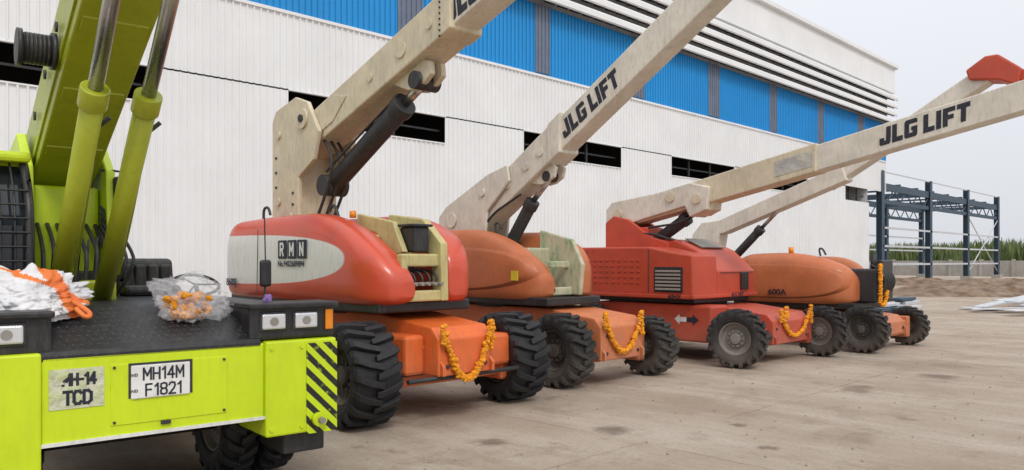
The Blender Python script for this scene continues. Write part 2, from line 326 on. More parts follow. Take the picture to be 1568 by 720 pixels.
SG={'M':[[(0,0),(0,1),(.35,.35),(.7,1),(.7,0)]],'H':[[(0,0),(0,1)],[(.6,0),(.6,1)],[(0,.5),(.6,.5)]],
'1':[[(.05,.78),(.3,1),(.3,0)]],'4':[[(.45,0),(.45,1),(0,.3),(.62,.3)]],'F':[[(0,0),(0,1),(.55,1)],[(0,.52),(.48,.52)]],
'8':[[(.12,.52),(0,.7),(.05,.93),(.3,1),(.55,.93),(.6,.7),(.48,.52),(.12,.52),(0,.32),(.03,.08),(.3,0),(.57,.08),(.6,.32),(.48,.52)]],
'2':[[(0,.8),(.1,.96),(.3,1),(.52,.94),(.58,.72),(.45,.45),(0,0),(.6,0)]],
'T':[[(0,1),(.64,1)],[(.32,1),(.32,0)]],'C':[[(.58,.85),(.45,1),(.15,1),(0,.8),(0,.2),(.15,0),(.45,0),(.58,.15)]],
'D':[[(0,0),(0,1),(.35,1),(.6,.8),(.6,.2),(.35,0),(0,0)]],'-':[[(.05,.48),(.4,.48)]],
'R':[[(0,0),(0,1),(.45,1),(.6,.85),(.6,.65),(.45,.5),(0,.5)],[(.3,.5),(.6,0)]],'N':[[(0,0),(0,1),(.6,0),(.6,1)]],
'I':[[(.1,0),(.1,1)]]}
SW={'M':.7,'1':.35,'-':.45,'I':.2}
def strokes(name,word,h,M,mat,rig,w=.16,sx=.85,gap=.24):
    V=[];F=[];x=0;k=0; tot=sum(SW.get(c,.6)+gap for c in word)-gap
    for c in word:
        for pl in SG.get(c,[]):
            for (a,b_) in zip(pl[:-1],pl[1:]):
                p=Vector(((x+a[0]-tot/2)*sx,a[1]-.5)); q=Vector(((x+b_[0]-tot/2)*sx,b_[1]-.5)); d=(q-p).normalized(); nn=Vector((-d.y,d.x))*w/2; p-=d*w*.42; q+=d*w*.42
                b0=len(V); z=.0002*(k%7)+.0005; k+=1
                for u in(p+nn,p-nn,q-nn,q+nn): V.append(M@Vector((u.x*h,u.y*h,z)))
                F.append((b0,b0+1,b0+2,b0+3))
        x+=SW.get(c,.6)+gap
    me=bpy.data.meshes.new(name); me.from_pydata([tuple(v) for v in V],[],F); me.materials.append(mat)
    o=bpy.data.objects.new(name,me); link(o,rig.e,rig.inv); return o
def flank(x,y,z,slope):
    th=math.atan(slope); c,s=math.cos(th),math.sin(th)
    return Matrix(((0,0,-1,x),(-c,s,0,y),(s,c,0,z),(0,0,0,1)))
def boom(name,x0,x1,ya,yb,zu,slope,th,mat,rig,y0,bev=.018):
    f=lambda y:zu+slope*(y0-y)
    return prism(name,[(ya,f(ya)),(ya,f(ya)-th),(yb,f(yb)-th),(yb,f(yb))],x0,x1,mat,rig,bev)
def disc(name,x,y,z,r,mat,rig,th=.02,dirx=-1):
    return cyl(name,(x,y,z),(x+dirx*th,y,z),r,mat,rig,seg=24)
# ------------------------------------------------------------------ ground, field
mesh('ground',[(-700,-700,0),(900,-700,0),(900,900,0),(-700,900,0)],[(0,1,2,3)],GND)
def mound(name,cx,cy,lx,ly,h,rot,mat,seed,nx=60,ny=30):
    V=[];F=[]
    for i in range(nx+1):
        for j in range(ny+1):
            u=i/nx*2-1; v=j/ny*2-1; e=max(0,1-abs(u)**3)*max(0,1-v*v)
            nz=.65+.7*noise.fractal(Vector((u*4+seed,v*2,seed)),1,2,4)
            x=u*lx;y=v*ly
            V.append((cx+x*math.cos(rot)-y*math.sin(rot),cy+x*math.sin(rot)+y*math.cos(rot),-.03+h*e*max(.1,nz)))
    for i in range(nx):
        for j in range(ny):
            a=i*(ny+1)+j; F.append((a,a+1,a+ny+2,a+ny+1))
    return mesh(name,V,F,mat)
mound('earth_mound',46.5,7.5,10,2.6,.75,R(-52),EARTH,3,90,40)
mound('earth_mound',62,14,14,2.5,.6,R(-60),EARTH,9)
V=[];F=[]
for i in range(26000):
    x=random.uniform(104,128); y=random.uniform(-70,110)
    hh=random.uniform(2.8,4.4)+.6*noise.noise(Vector((x*.1,y*.1,0))); a=random.uniform(0,6.28); w=random.uniform(.05,.12)
    lx,ly=math.cos(a)*w,math.sin(a)*w; le=random.uniform(.2,.9); b_=random.uniform(0,6.28); ex,ey=math.cos(b_)*le,math.sin(b_)*le
    b0=len(V); z0=random.uniform(0,1.5)
    V+=[(x-lx,y-ly,z0),(x+lx,y+ly,z0),(x+ex*.4-lx,y+ey*.4-ly,hh*.8),(x+ex*.4+lx,y+ey*.4+ly,hh*.8),(x+ex,y+ey,hh)]
    F+=[(b0,b0+1,b0+3,b0+2),(b0+2,b0+3,b0+4)]
me=mesh('sugarcane_field',V,F,CANE)
mound('field_bank',116,20,95,10,2.7,R(90),CANE,5,200,20)
rg=Rig('compound_wall',(98,10,0))
box('wall',97.9,98.15,-60,80,0,1.75,CONC,rg)
for i in range(45): box('pier',97.75,98.3,-60+i*3.1,-59.7+i*3.1,0,1.9,CONC,rg)
# ------------------------------------------------------------------ industrial building
YB=20.0
bd=Rig('industrial_shed',(20,YB,0))
PIT=.2
def ribbed(name,x0,x1,z0,z1,y,mat,rig=bd,pit=PIT,dep=.045):
    k0=round(x0/pit); k1=round(x1/pit); prof=[]
    for k in range(k0,k1):
        x=k*pit; prof+=[(x,y),(x+pit*.66,y),(x+pit*.72,y-dep),(x+pit*.90,y-dep)]
    prof.append((k1*pit,y)); V=[(x,yy,z) for x,yy in prof for z in(z0,z1)]
    F=[(2*i,2*i+2,2*i+3,2*i+1) for i in range(len(prof)-1)]
    me=bpy.data.meshes.new(name); me.from_pydata(V,[],F); me.materials.append(mat); o=bpy.data.objects.new(name,me); link(o,rig.e,rig.inv); return o
XL,XR=-30,54.4
ribbed('lower_cladding',XL,XR,0,5.68,YB,WALLW)
wins=[(-18,-12.2),(-8.2,-2.4),(1.4,7.2),(11.0,16.8),(20.6,26.6),(30.4,36.2),(40.2,46.2),(50.4,54.4)]
px=XL
for a_,b_ in wins:
    ribbed('window_band_cladding',px,a_,5.68,6.55,YB,WALLW); px=b_
    if b_<54:
        box('window_sill',a_,b_,YB-.05,YB+.06,5.64,5.68,WALLW,bd,.004); box('window_head',a_,b_,YB-.05,YB+.06,6.55,6.59,WALLW,bd,.004)
    for q in range(1,3):
        xx=a_+(b_-a_)*q/3; box('window_stud',xx-.04,xx+.04,YB+.25,YB+.33,5.6,6.6,BLM,bd,0)
    box('window_girt',a_,b_,YB+.3,YB+.36,6.1,6.16,BLM,bd,0)
ribbed('upper_cladding',XL,57.6,6.593,8.75,YB,WALLW)
ribbed('blue_cladding',XL,57.6,8.80,11.45,YB,WALLB)
box('flashing',XL,57.6,YB-.07,YB+.05,8.71,8.80,WALLW,bd,.004)
for k in range(-7,8):
    xs=15.3+6.27*k
    if xs<57 and xs>XL: ribbed('translucent_panel',xs-.42,xs+.42,8.86,11.45,YB-.05,TRANS)
box('louvre_backing',XL,58.0,YB+.02,YB+.1,11.45,13.7,LBK,bd,0)
for k in range(4):
    z=11.43+k*.56
    prism('louvre_slat',[(YB-.50,z+.02),(YB-.57,z+.06),(YB-.57,z+.27),(YB-.50,z+.35),(YB-.12,z+.48),(YB-.08,z+.46),(YB-.46,z+.32),(YB-.48,z+.04)],XL,58.2+.1*k,WALLW,bd,0)
x=XL
V=[];F=[]
while x<58:
    for k in range(4):
        z=11.43+k*.56; b0=len(V)
        for dx in(0,.05):
            V+=[(x+dx,YB-.52,z-.06),(x+dx,YB+.02,z+.2),(x+dx,YB+.02,z+.27),(x+dx,YB-.52,z+.015)]
        F+=[(b0,b0+1,b0+2,b0+3),(b0+4,b0+5,b0+6,b0+7),(b0,b0+1,b0+5,b0+4),(b0+3,b0,b0+4,b0+7)]
    x+=.75
mesh('louvre_brackets',V,F,BLM,bd)
ribbed('parapet_cladding',XL,58.4,13.68,15.45,YB-.35,WALLW,pit=.2,dep=.012)
box('parapet_underside',XL,58.4,YB-.32,YB+.1,13.66,13.70,WALLW,bd,0)
prism('eave_cap',[(YB-.5,15.42),(YB-.56,15.46),(YB-.56,15.68),(YB-.3,15.74),(YB+.1,15.74),(YB+.1,15.42)],XL,58.6,WALLW,bd,0)
ED=WALLW
mesh('gable_end',[(54.35,YB+.05,0),(54.35,60,0),(54.35,60,8.7),(54.35,YB+.05,8.7)],[(0,1,2,3)],ED,bd)
mesh('upper_gable_end',[(57.6,YB+.05,8.7),(57.6,60,8.7),(57.6,60,15.5),(57.6,40,17.2),(57.6,YB+.05,15.5)],[(0,1,2,3,4)],ED,bd)
mesh('soffit',[(54.35,YB+.05,8.69),(57.6,YB+.05,8.69),(57.6,60,8.69),(54.35,60,8.69)],[(0,1,2,3)],ED,bd)
mesh('left_end',[(XL,YB+.05,0),(XL,60,0),(XL,60,15.5),(XL,YB+.05,15.5)],[(0,1,2,3)],ED,bd)
mesh('back_wall',[(XL,60,0),(57.6,60,0),(57.6,60,15.5),(XL,60,15.5)],[(0,1,2,3)],ED,bd)
mesh('roof',[(XL,YB-.3,15.6),(58.4,YB-.3,15.6),(58.4,40,17.3),(XL,40,17.3),(58.4,60,15.6),(XL,60,15.6)],[(0,1,2,3),(3,2,4,5)],GALV,bd)
mesh('interior_shade_sheet',[(XL,24,0),(54.3,24,0),(54.3,24,15),(XL,24,15)],[(0,1,2,3)],DARK,bd)  # dark sheet added behind the openings; its colour stands in for interior shade
# ------------------------------------------------------------------ steel frame
sf=Rig('steel_frame_structure',(72,YB,0))
def ibeam_v(x,y,z0,z1,s=.26,f=.34):
    box('column',x-.03,x+.03,y-f/2,y+f/2,z0,z1,BLUEG,sf,0); box('column_flange',x-s,x+s,y-f/2-.03,y-f/2,z0,z1,BLUEG,sf,0); box('column_flange',x-s,x+s,y+f/2,y+f/2+.03,z0,z1,BLUEG,sf,0)
cols=[56.9,67.4,77.8,88.2]
for yy in (YB+.1,YB+7):
    for xx in cols: ibeam_v(xx,yy,0,8.1 if yy<22 else 7.6); box('column_base',xx-.4,xx+.4,yy-.4,yy+.4,0,.35,CONC,sf)
    for z,hh in ((6.75,.5),(5.8,.28)):
        box('girder',56.9,88.4,yy-.1,yy+.1,z,z+hh,BLUEG,sf,0)
    x=56.9; k=0
    while x<88: 
        cyl('truss_web',(x,yy,5.95 if k%2 else 6.9),(x+1.31,yy,6.9 if k%2 else 5.95),.05,BLUEG,sf,8); x+=1.31;k+=1
    for z in (1.4,2.7,4.0): box('girt',56.9,88.4,yy-.2,yy-.14,z,z+.14,GALV,sf,0)
for xx in cols: box('cross_beam',xx-.1,xx+.1,YB+.25,YB+6.85,6.9,7.2,BLUEG,sf,0)
box('edge_rail',56.9,88.4,YB-.02,YB+.04,8.0,8.08,GALV,sf,0); 
cyl('cross_brace',(77.8,YB,.6),(88.2,YB,5.8),.05,GALV,sf,8); cyl('cross_brace',(88.2,YB,.6),(77.8,YB,5.8),.05,GALV,sf,8)
for k in range(9): box('deck_purlin',57+k*3.9,57.12+k*3.9,YB+.1,YB+7,7.25,7.4,BLUEG,sf,0)
sh=Rig('roofing_sheet_pile',(35,8,0))
for k in range(60):
    cx=random.uniform(29,43); cy=13.8-.30*cx+random.uniform(-1.3,3.0); L_=random.uniform(.8,2.2); w=random.uniform(.08,.25); a=R(random.uniform(-75,-10)); z=.03+.005*k
    c,s=math.cos(a),math.sin(a); ti=random.uniform(-.06,.12)
    V=[(cx+u*c-v*s,cy+u*s+v*c,z+(u+L_)*ti+dz) for dz in(0,.03) for u,v in((-L_,-w),(L_,-w),(L_,w),(-L_,w))]
    mesh('sheet',V,[(0,1,2,3),(4,5,6,7),(0,1,5,4),(1,2,6,5),(2,3,7,6),(3,0,4,7)],WALLW if k%3 else GALV,sh)
sb=Rig('steel_section_stack',(27,9.5,0))
for k in range(14):
    x=25+random.uniform(0,5); y=x*.33+random.uniform(-.4,.8); box('section',x-.7,x+.7,y-.12,y+.12,.12*(k%4),.12*(k%4)+.1,BLUEG if k%2 else GALV,sb,.01)
cs=[]
for k in range(600):
    D=random.uniform(6,45); tt=random.uniform(-.2,.66); cs.append(((D+tt*D)*.7071,(D-tt*D)*.7071,.004))
blobs('loose_gravel',[c for c in cs if c[1]<19],.012,STONE,None)
# ------------------------------------------------------------------ lift builder pieces
def chassis(rig,xa,xb,yfr,yre,zb,zt,mat,wxa,wxb,wy,wz):
    prism('chassis_frame',[(yfr,zb+.02),(yfr,zt-.22),(yfr+.12,zt-.1),(yfr+1.0,zt),(yre-1.0,zt),(yre-.1,zt-.1),(yre,zt-.25),(yre,zb+.02)],xa,xb,mat,rig,.02)
    for y in (wy,yre-.45):
        box('axle_beam',wxa+.15,wxb-.15,y-.16,y+.16,wz-.16,wz+.12,mat,rig,.03)
        for x in(wxa,wxb):
            s=1 if x==wxa else -1
            box('steer_knuckle',min(x+s*.16,x+s*.32),max(x+s*.16,x+s*.32),y-.2,y+.2,wz-.22,wz+.2,mat,rig,.03)
    cyl('turntable_bearing',((xa+xb)/2,(yfr+yre)/2,zt-.02),((xa+xb)/2,(yfr+yre)/2,zt+.16),.55,BLM,rig,40)
    cyl('tie_rod',(wxa+.3,yfr+.06,wz-.05),(wxb-.3,yfr+.06,wz-.05),.025,BLM,rig,10)
    cyl('steer_cylinder',(wxa+.35,wy-.2,wz),(xa+.2,wy-.2,wz),.04,BLM,rig,12)
    for k in range(5): disc('bolt_head',xa-.001,yfr+.25+.3*k,zt-.32,.022,mat,rig,.015)
    for x in(xa+.12,xb-.12):
        for z in(zb+.12,zt-.34): cyl('front_bolt',(x,yfr+.001,z),(x,yfr-.018,z),.022,BLM,rig,8)
    for xx in(xa+.02,xb-.06): prism('tie_down_lug',[(yfr-.05,zb+.03),(yfr-.05,zb+.13),(yfr+.02,zb+.2),(yfr+.02,zb+.03)],xx,xx+.04,mat,rig,.004)
def hyd(rig,x,p0,p1,p2,r,rr,mat=BLM):
    cyl('lift_cylinder_barrel',(x,*p0),(x,*p1),r,mat,rig,24,bev=.01)
    cyl('lift_cylinder_rod',(x,*p1),(x,*p2),rr,STL,rig,16)
    d=Vector((0,p1[0]-p0[0],p1[1]-p0[1])).normalized(); a=Vector((x,*p1))
    cyl('gland_collar',a-d*.12,a+d*.02,r*1.18,mat,rig,24,bev=.008)
    cyl('pin_boss',(x-r*1.3,*p2),(x+r*1.3,*p2),r*.8,mat,rig,20)
    cyl('pin_boss',(x-r*1.3,*p0),(x+r*1.3,*p0),r*1.1,mat,rig,20)
# ---- lift 1
r1=Rig('boom_lift',(5.65,8.3,0))
H1=mat_paint('red_hood_with_white_flash',(.60,.070,.03),.30,.28,dust=False,dirtcol=(.35,.12,.08),second=(10.6,3.4,1.72,.315,(.68,.67,.64),False),var=.1,coat=.4)
chassis(r1,5.12,5.9,6.2,10.4,.47,1.10,ORC,4.47,6.66,6.72,.52)
box('front_gusset',4.86,5.12,6.42,7.9,.5,.92,ORC,r1,.04); box('front_gusset',5.9,6.4,6.42,7.9,.5,.86,ORC,r1,.04)
for x in(4.47,6.66):
    wheel('wheel_front',x,6.72,.54,.52,TYR,RMD,r1,steer=R(-7)); wheel('wheel_rear',x,9.9,.53,.50,TYR,RMD,r1)
hood('near_hood',4.62,5.14,6.56,10.35,1.22,2.27,1.7,.45,H1,r1,droop=.58,wr=.6)
hood('far_hood',5.58,6.16,6.62,10.35,1.22,2.27,1.25,.45,ORM,r1,droop=.36,outer=1,wr=.6)
box('turret_floor',4.75,6.05,6.75,10.2,1.14,1.26,BLK,r1,.02)
box('counterweight',4.85,6.0,9.3,10.25,1.24,2.05,ORM,r1,.08)
box('turret_frame',5.0,5.62,7.25,9.5,1.26,2.0,CRY,r1,.03)
box('turret_frame_rail',4.98,5.58,6.62,6.72,1.26,1.38,CRY,r1,.02); box('turret_frame_rail',5.0,5.58,6.66,6.76,1.64,1.78,CRY,r1,.02)
box('turret_frame_post',4.98,5.06,6.64,6.74,1.3,1.77,CRY,r1,.01)
prism('frame_cheek',[(6.6,1.26),(6.62,1.9),(6.95,2.18),(7.6,2.26),(7.6,2.12),(7.1,2.05),(6.8,1.75),(6.75,1.26)],5.50,5.60,CRY,r1)
prism('frame_cheek',[(6.8,1.8),(7.0,2.14),(7.7,2.26),(7.7,2.1),(7.3,2.02),(7.0,1.75)],5.12,5.19,CRY,r1)
box('control_box',5.2,5.42,6.72,6.97,1.8,2.08,BLK,r1,.02); box('control_box_lid',5.17,5.45,6.69,7.0,2.08,2.11,BLK,r1,.01)
for k in range(5): cyl('hydraulic_fitting',(5.15+.09*k,6.74,1.45),(5.15+.09*k,6.60,1.45),.02,GRY,r1,10)
for k in range(4): tube('valve_hose',[(5.14+.1*k,6.66,1.45),(5.16+.1*k,6.6,1.5),(5.12+.11*k,6.75,1.62),(5.15+.1*k,7.2,1.6)],.014,BLM,r1)
cyl('filter',(5.3,6.95,1.4),(5.3,6.95,1.66),.06,BLM,r1)
for xa,xb in((5.16,5.22),(5.68,5.74)):
    prism('boom_upright_plate',[(9.82,1.8),(9.82,3.6),(9.72,3.74),(9.2,3.86),(8.9,3.76),(8.62,3.35),(8.75,3.0),(9.12,2.8),(9.12,1.8)],xa,xb,CREAM,r1,.012)
box('upright_web',5.22,5.68,9.2,9.7,1.9,3.5,CREAM,r1,.01)
for y,z,r_ in((9.0,3.55,.13),(9.62,2.5,.05),(9.62,3.4,.05),(9.3,2.3,.04)): disc('pivot_boss',5.16,y,z,r_,CREAM,r1,.03)
disc('pivot_pin',5.13,9.0,3.55,.05,BLM,r1,.02)
for y,z in((9.7,2.7),(9.7,2.9),(9.7,3.1),(9.25,2.6),(9.25,2.45)): disc('plate_bolt',5.16,y,z,.018,BLM,r1,.015)
boom('boom_base_section',5.24,5.66,9.2,6.15,3.70,.35,.47,CREAM,r1,8.75)
boom('boom_end_collar',5.22,5.68,6.33,6.13,3.72,.35,.50,CREAM,r1,8.75)
boom('boom_mid_section',5.27,5.63,6.2,2.0,3.67,.35,.41,CREAM2,r1,8.75)
prism('side_reinforcement',[(9.2,3.52),(9.2,3.18),(8.4,3.45),(8.1,3.72),(8.4,3.78)],5.225,5.242,CREAM,r1,.004)
for xx in(5.34,5.50): prism('cylinder_bracket',[(7.3,3.75),(6.75,3.94),(6.62,3.9),(6.60,3.76),(6.72,3.68),(6.9,3.62),(7.02,3.64)],xx,xx+.07,CREAM,r1,.01)
for y in (7.6,7.0,6.5): disc('boss',5.24,y,3.70+.35*(8.75-y)-.24,.05 if y!=7.0 else .09,CREAM,r1,.02)
for k in range(7):
    y=6.3; disc('collar_bolt',5.222,y,4.08+.06*k,.012,BLM,r1,.012)
hyd(r1,5.45,(8.75,2.68),(7.22,3.52),(6.84,3.72),.125,.055)
for s in(0,1,2): tube('hydraulic_hose',[(5.3+.12*s,9.0,2.1),(5.28+.12*s,8.6,2.6),(5.25+.13*s,8.4,3.0-.05*s),(5.3+.1*s,8.8,3.35),(5.35+.1*s,9.1,3.5)],.02,BLM,r1)
tube('hydraulic_hose',[(5.32,8.7,2.85),(5.3,8.2,3.08),(5.33,7.7,3.36),(5.36,7.2,3.62)],.014,BLM,r1)
block('boom_lettering','JLG LIFT',.27,flank(5.268,5.66,4.53,.35),INK,r1)
text('hood_lettering','860SJ',.135,flank(4.606,9.88,1.42,0),INK,r1,off=.002)
for i,chh in enumerate('RMN'):
    box('logo_tile',4.602,4.615,8.62-.23*i-.2,8.62-.23*i,1.73,1.95,INK,r1,.03); strokes('logo_letter',chh,.14,flank(4.600,8.62-.23*i-.1,1.84,0),WHT,r1,w=.2)
text('phone_lettering','No.9422689894',.095,flank(4.606,8.32,1.665,0),INK,r1,off=.001)
cyl('beacon',(5.0,7.6,2.2),(5.0,7.6,2.28),.04,AMB,r1,16)
tube('lifting_eye',[(4.9,9.55,2.2),(4.9,9.58,2.38),(4.9,9.45,2.42),(4.9,9.38,2.34),(4.9,9.38,2.3)],.018,BLM,r1)
tube('hood_latch',[(5.0,7.9,2.2),(5.0,7.95,2.34),(5.0,8.05,2.38),(5.0,8.1,2.3)],.02,BLM,r1)
tube('seam',[(4.614,9.15,2.1),(4.614,9.16,1.9),(4.614,9.18,1.3)],.004,BLM,r1)
garland((5.17,1.02),(5.82,1.04),.58,6.18,r1)
# ---- lift 2
r2=Rig('boom_lift',(8.77,8.8,0))
H2=mat_paint('faded_orange_hood',(.50,.145,.05),.45,.38,dust=False,dirtcol=(.3,.12,.06),second=(10.6,3.0,1.58,.34,(0,0,0),True),coat=.1)
chassis(r2,8.2,9.15,6.5,10.9,.32,1.02,CH2,7.84,9.66,6.9,.45)
for x,rr_,tm in((7.84,.50,TYD),(9.66,.44,TYD)):
    wheel('wheel_front',x,6.9 if x<9 else 6.75,rr_,.42,tm,RMD,r2,steer=R(-5)); wheel('wheel_rear',x,10.4,.48,.42,tm,RMD,r2)
box('turret_floor',8.0,9.2,7.3,10.9,1.06,1.18,BLK,r2,.02)
hood('near_hood',7.9,8.38,7.45,11.0,1.13,2.2,1.7,.45,H2,r2,droop=.55,wr=.6)
hood('far_hood',8.85,9.35,7.4,11.0,1.13,2.17,1.1,.45,ORD,r2,droop=.35,outer=1,wr=.6)
CRG=mat_paint('cream_frame_with_green',(.50,.47,.33),.5,.9,dirtcol=(.05,.28,.1),dust=False,scale=1.2)
box('turret_frame',8.25,9.0,7.9,10.2,1.18,1.9,CRG,r2,.03)
prism('side_door',[(7.3,1.2),(7.25,1.65),(7.45,2.02),(8.1,2.18),(8.1,1.2)],8.70,8.78,CRG,r2,.02)
box('frame_rail',8.3,8.74,7.45,7.53,1.2,1.32,CRG,r2,.02); box('frame_rail',8.3,8.72,7.5,7.58,1.6,1.7,CRG,r2,.02)
box('yellow_decal',7.895,7.907,7.78,7.92,1.42,1.56,YEL,r2,0)
for xa,xb in((8.43,8.48),(8.92,8.97)):
    prism('boom_upright_plate',[(10.2,1.7),(10.2,2.45),(10.0,2.62),(9.0,3.08),(8.55,3.2),(8.5,2.95),(9.0,2.5),(9.1,1.7)],xa,xb,CREAM2,r2,.012)
disc('pivot_boss',8.43,9.85,2.38,.12,CREAM2,r2,.03); disc('pivot_boss',8.43,9.1,2.8,.06,CREAM2,r2,.03)
boom('boom_base_section',8.5,8.9,10.05,7.55,3.29,.64,.55,CREAM2,r2,8.41)
boom('boom_end_collar',8.48,8.92,7.75,7.5,3.31,.64,.59,CREAM2,r2,8.41)
boom('boom_mid_section',8.53,8.87,7.6,3.4,3.26,.64,.50,CREAM2,r2,8.41)
for xa in(8.58,8.77): prism('cylinder_bracket',[(8.2,2.9),(7.75,3.18),(7.66,3.1),(7.70,2.96),(7.85,2.88),(7.98,2.86)],xa,xa+.06,CREAM2,r2,.01)
for y in(8.6,8.2,7.9): disc('boss',8.5,y,3.29+.64*(8.41-y)-.28,.06,CREAM2,r2,.02)
hyd(r2,8.7,(8.75,1.95),(8.25,2.62),(7.85,2.98),.1,.045)
block('boom_lettering','JLG LIFT',.25,flank(8.528,6.98,3.93,.64),INK,r2,sx=.74)
tube('hydraulic_hose',[(8.5,9.2,2.2),(8.45,8.9,2.45),(8.5,8.6,2.6),(8.6,8.4,2.75)],.02,BLM,r2)
tube('lifting_eye',[(8.3,8.6,2.1),(8.3,8.7,2.25),(8.3,8.6,2.32),(8.3,8.52,2.2)],.018,BLM,r2)
garland((8.25,.98),(9.05,.97),.52,6.48,r2)
# ---- lift 3
r3=Rig('boom_lift',(12.5,8,0))
chassis(r3,11.95,13.3,5.9,9.6,.30,.92,RED,11.24,13.7,6.15,.46)
box('chassis_side_step',11.45,12.0,6.75,9.2,.32,.95,RED,r3,.04)
wheel('wheel_front',11.24,6.15,.47,.36,TYD,RIM,r3,steer=R(10)); wheel('wheel_front',13.7,5.85,.45,.36,TYD,RIM,r3)
for x in(11.24,13.7): wheel('wheel_rear',x,9.15,.46,.36,TYD,RIM,r3)
box('turret_floor',11.5,13.4,7.1,9.7,.97,1.06,BLK,r3,.02)
prism('near_cabinet',[(9.85,1.05),(9.85,1.88),(9.75,1.96),(7.9,1.95),(7.45,1.86),(7.02,1.80),(7.0,1.05)],11.3,12.1,RED,r3,.03)
prism('front_hood_cabinet',[(9.3,1.05),(9.3,2.08),(7.9,2.1),(7.45,1.9),(7.02,1.52),(7.02,1.05)],12.12,13.5,RED,r3,.03)
prism('grey_cover_panel',[(7.86,2.115),(7.84,2.125),(7.48,1.96),(7.5,1.94)],12.4,13.2,GRY,r3,.004)
box('cabinet_lower_rail',11.28,13.52,6.98,9.87,1.06,1.12,RED,r3,.01)
box('louvre_frame',11.285,11.305,7.2,7.78,1.16,1.60,BLK,r3,.01)
for k in range(6): prism('louvre_blade',[(7.24,1.20+.062*k),(7.74,1.20+.062*k),(7.74,1.235+.062*k),(7.24,1.235+.062*k)],11.265,11.29,GRY,r3,.003)
for i in range(9):
    for j in range(5): box('pressed_dimple',11.286,11.302,9.2-.14*i,9.27-.14*i,1.3+.1*j,1.33+.1*j,RED,r3,.004)
tube('door_seam',[(11.298,7.9,1.9),(11.298,7.9,1.15)],.008,BLM,r3,False); tube('door_seam',[(11.298,9.3,1.9),(11.298,9.3,1.15)],.006,BLM,r3,False)
box('front_vent',12.92,13.18,6.985,7.01,1.18,1.5,BLK,r3,.01)
tube('panel_edge_wear',[(12.2,7.005,1.5),(13.4,7.005,1.5)],.006,BLM,r3,False)
for xa in(12.05,12.66):
    prism('boom_support',[(9.45,1.95),(9.45,2.45),(9.25,2.58),(8.9,2.5),(8.35,2.15),(8.0,2.05),(8.0,1.9)],xa,xa+.09,RED,r3,.02)
box('red_link_box',12.14,12.66,8.5,9.4,1.95,2.35,RED,r3,.03)
prism('boom_tail_plate',[(9.5,2.45),(9.5,2.72),(9.35,2.86),(8.3,2.98),(7.6,3.12),(7.2,3.02),(7.25,2.62),(7.6,2.5),(7.7,2.7),(8.6,2.5),(9.1,2.38)],12.14,12.66,CREAM2,r3,.02)
boom('boom_base_section',12.2,12.6,8.8,5.3,3.15,.205,.46,CREAM,r3,7.5)
boom('boom_mid_section',12.23,12.57,5.35,.5,3.12,.205,.42,CREAM2,r3,7.5)
boom('worn_label',12.194,12.2,6.0,5.35,3.05,.205,.26,WORN,r3,7.5,0)
hyd(r3,12.4,(8.55,2.05),(7.8,2.5),(7.45,2.66),.11,.05)
prism('cylinder_bracket',[(7.75,2.7),(7.2,2.8),(7.2,2.62),(7.4,2.52)],12.25,12.55,CREAM,r3,.01)
for y,z in((9.2,2.62),(8.0,2.88),(7.45,2.82)): disc('pivot_boss',12.14,y,z,.09,CREAM,r3,.03)
tube('hydraulic_hose',[(12.1,9.0,2.2),(12.05,8.4,2.25),(12.1,8.0,2.1),(12.2,7.8,2.05)],.022,BLM,r3)
tube('hydraulic_hose',[(12.2,8.9,2.3),(12.15,8.3,2.35),(12.2,7.8,2.4),(12.3,7.5,2.6)],.022,BLM,r3)
block('boom_lettering','JLG LIFT',.26,flank(12.228,3.72,3.70,.205),INK,r3,sx=.74)
text('model_lettering','60HX',.11,flank(11.276,7.35,1.09,0),INK,r3,off=.002)
text('model_lettering','JLG LIFT',.12,Matrix(((1,0,0,12.75),(0,0,-1,6.975),(0,1,0,1.09),(0,0,0,1))),INK,r3,off=.003,shear=.2)
mesh('arrow_decal',[(11.445,y,z) for y,z in((7.46,.70),(7.36,.79),(7.36,.74),(7.22,.74),(7.22,.66),(7.36,.66),(7.36,.61))],[tuple(range(7))],WHT,r3)
mesh('arrow_decal_dark',[(11.443,y,z) for y,z in((7.22,.74),(7.10,.74),(7.10,.79),(6.98,.70),(7.10,.61),(7.10,.66),(7.22,.66))],[tuple(range(7))],INK,r3)
garland((12.15,.88),(13.25,.92),.46,5.88,r3)
blobs('marigold_cluster',[(12.3+random.uniform(-.05,.05),5.84,.86+random.uniform(-.1,.06)) for _ in range(16)],.032,MAR,r3,.7,4.5)
# ---- lift 4
r4=Rig('articulated_boom_lift',(15.7,7.5,0))
H4=mat_paint('faded_orange_hood_b',(.53,.155,.055),.45,.38,dust=False,dirtcol=(.3,.12,.06),second=(7.6,1.75,1.3,.33,(0,0,0),True),coat=.1)
chassis(r4,15.3,16.3,5.3,8.9,.26,.74,CH2,14.75,16.8,5.5,.40)
wheel('wheel_front',14.75,5.5,.44,.36,TYD,RMD,r4,steer=R(-5)); wheel('wheel_front',16.8,5.4,.39,.34,TYD,RMD,r4)
for x in(14.75,16.8): wheel('wheel_rear',x,8.4,.42,.36,TYD,RMD,r4)
hood('near_hood',14.65,15.3,5.75,8.3,.86,1.87,1.5,.6,H4,r4,droop=.30,rear=.35,wr=.6)
hood('far_hood',15.9,16.4,5.85,8.3,.86,1.8,.8,.6,ORD,r4,droop=.35,outer=1)
box('turret_floor',14.8,16.4,5.7,8.2,.78,.9,BLK,r4,.02)
box('engine_block',15.2,16.05,5.45,7.2,.9,1.55,BLM,r4,.04); box('radiator',15.3,15.9,5.38,5.46,.95,1.72,BLK,r4,.02)
cyl('exhaust',(15.5,5.6,1.5),(15.5,5.6,1.85),.06,BLM,r4)
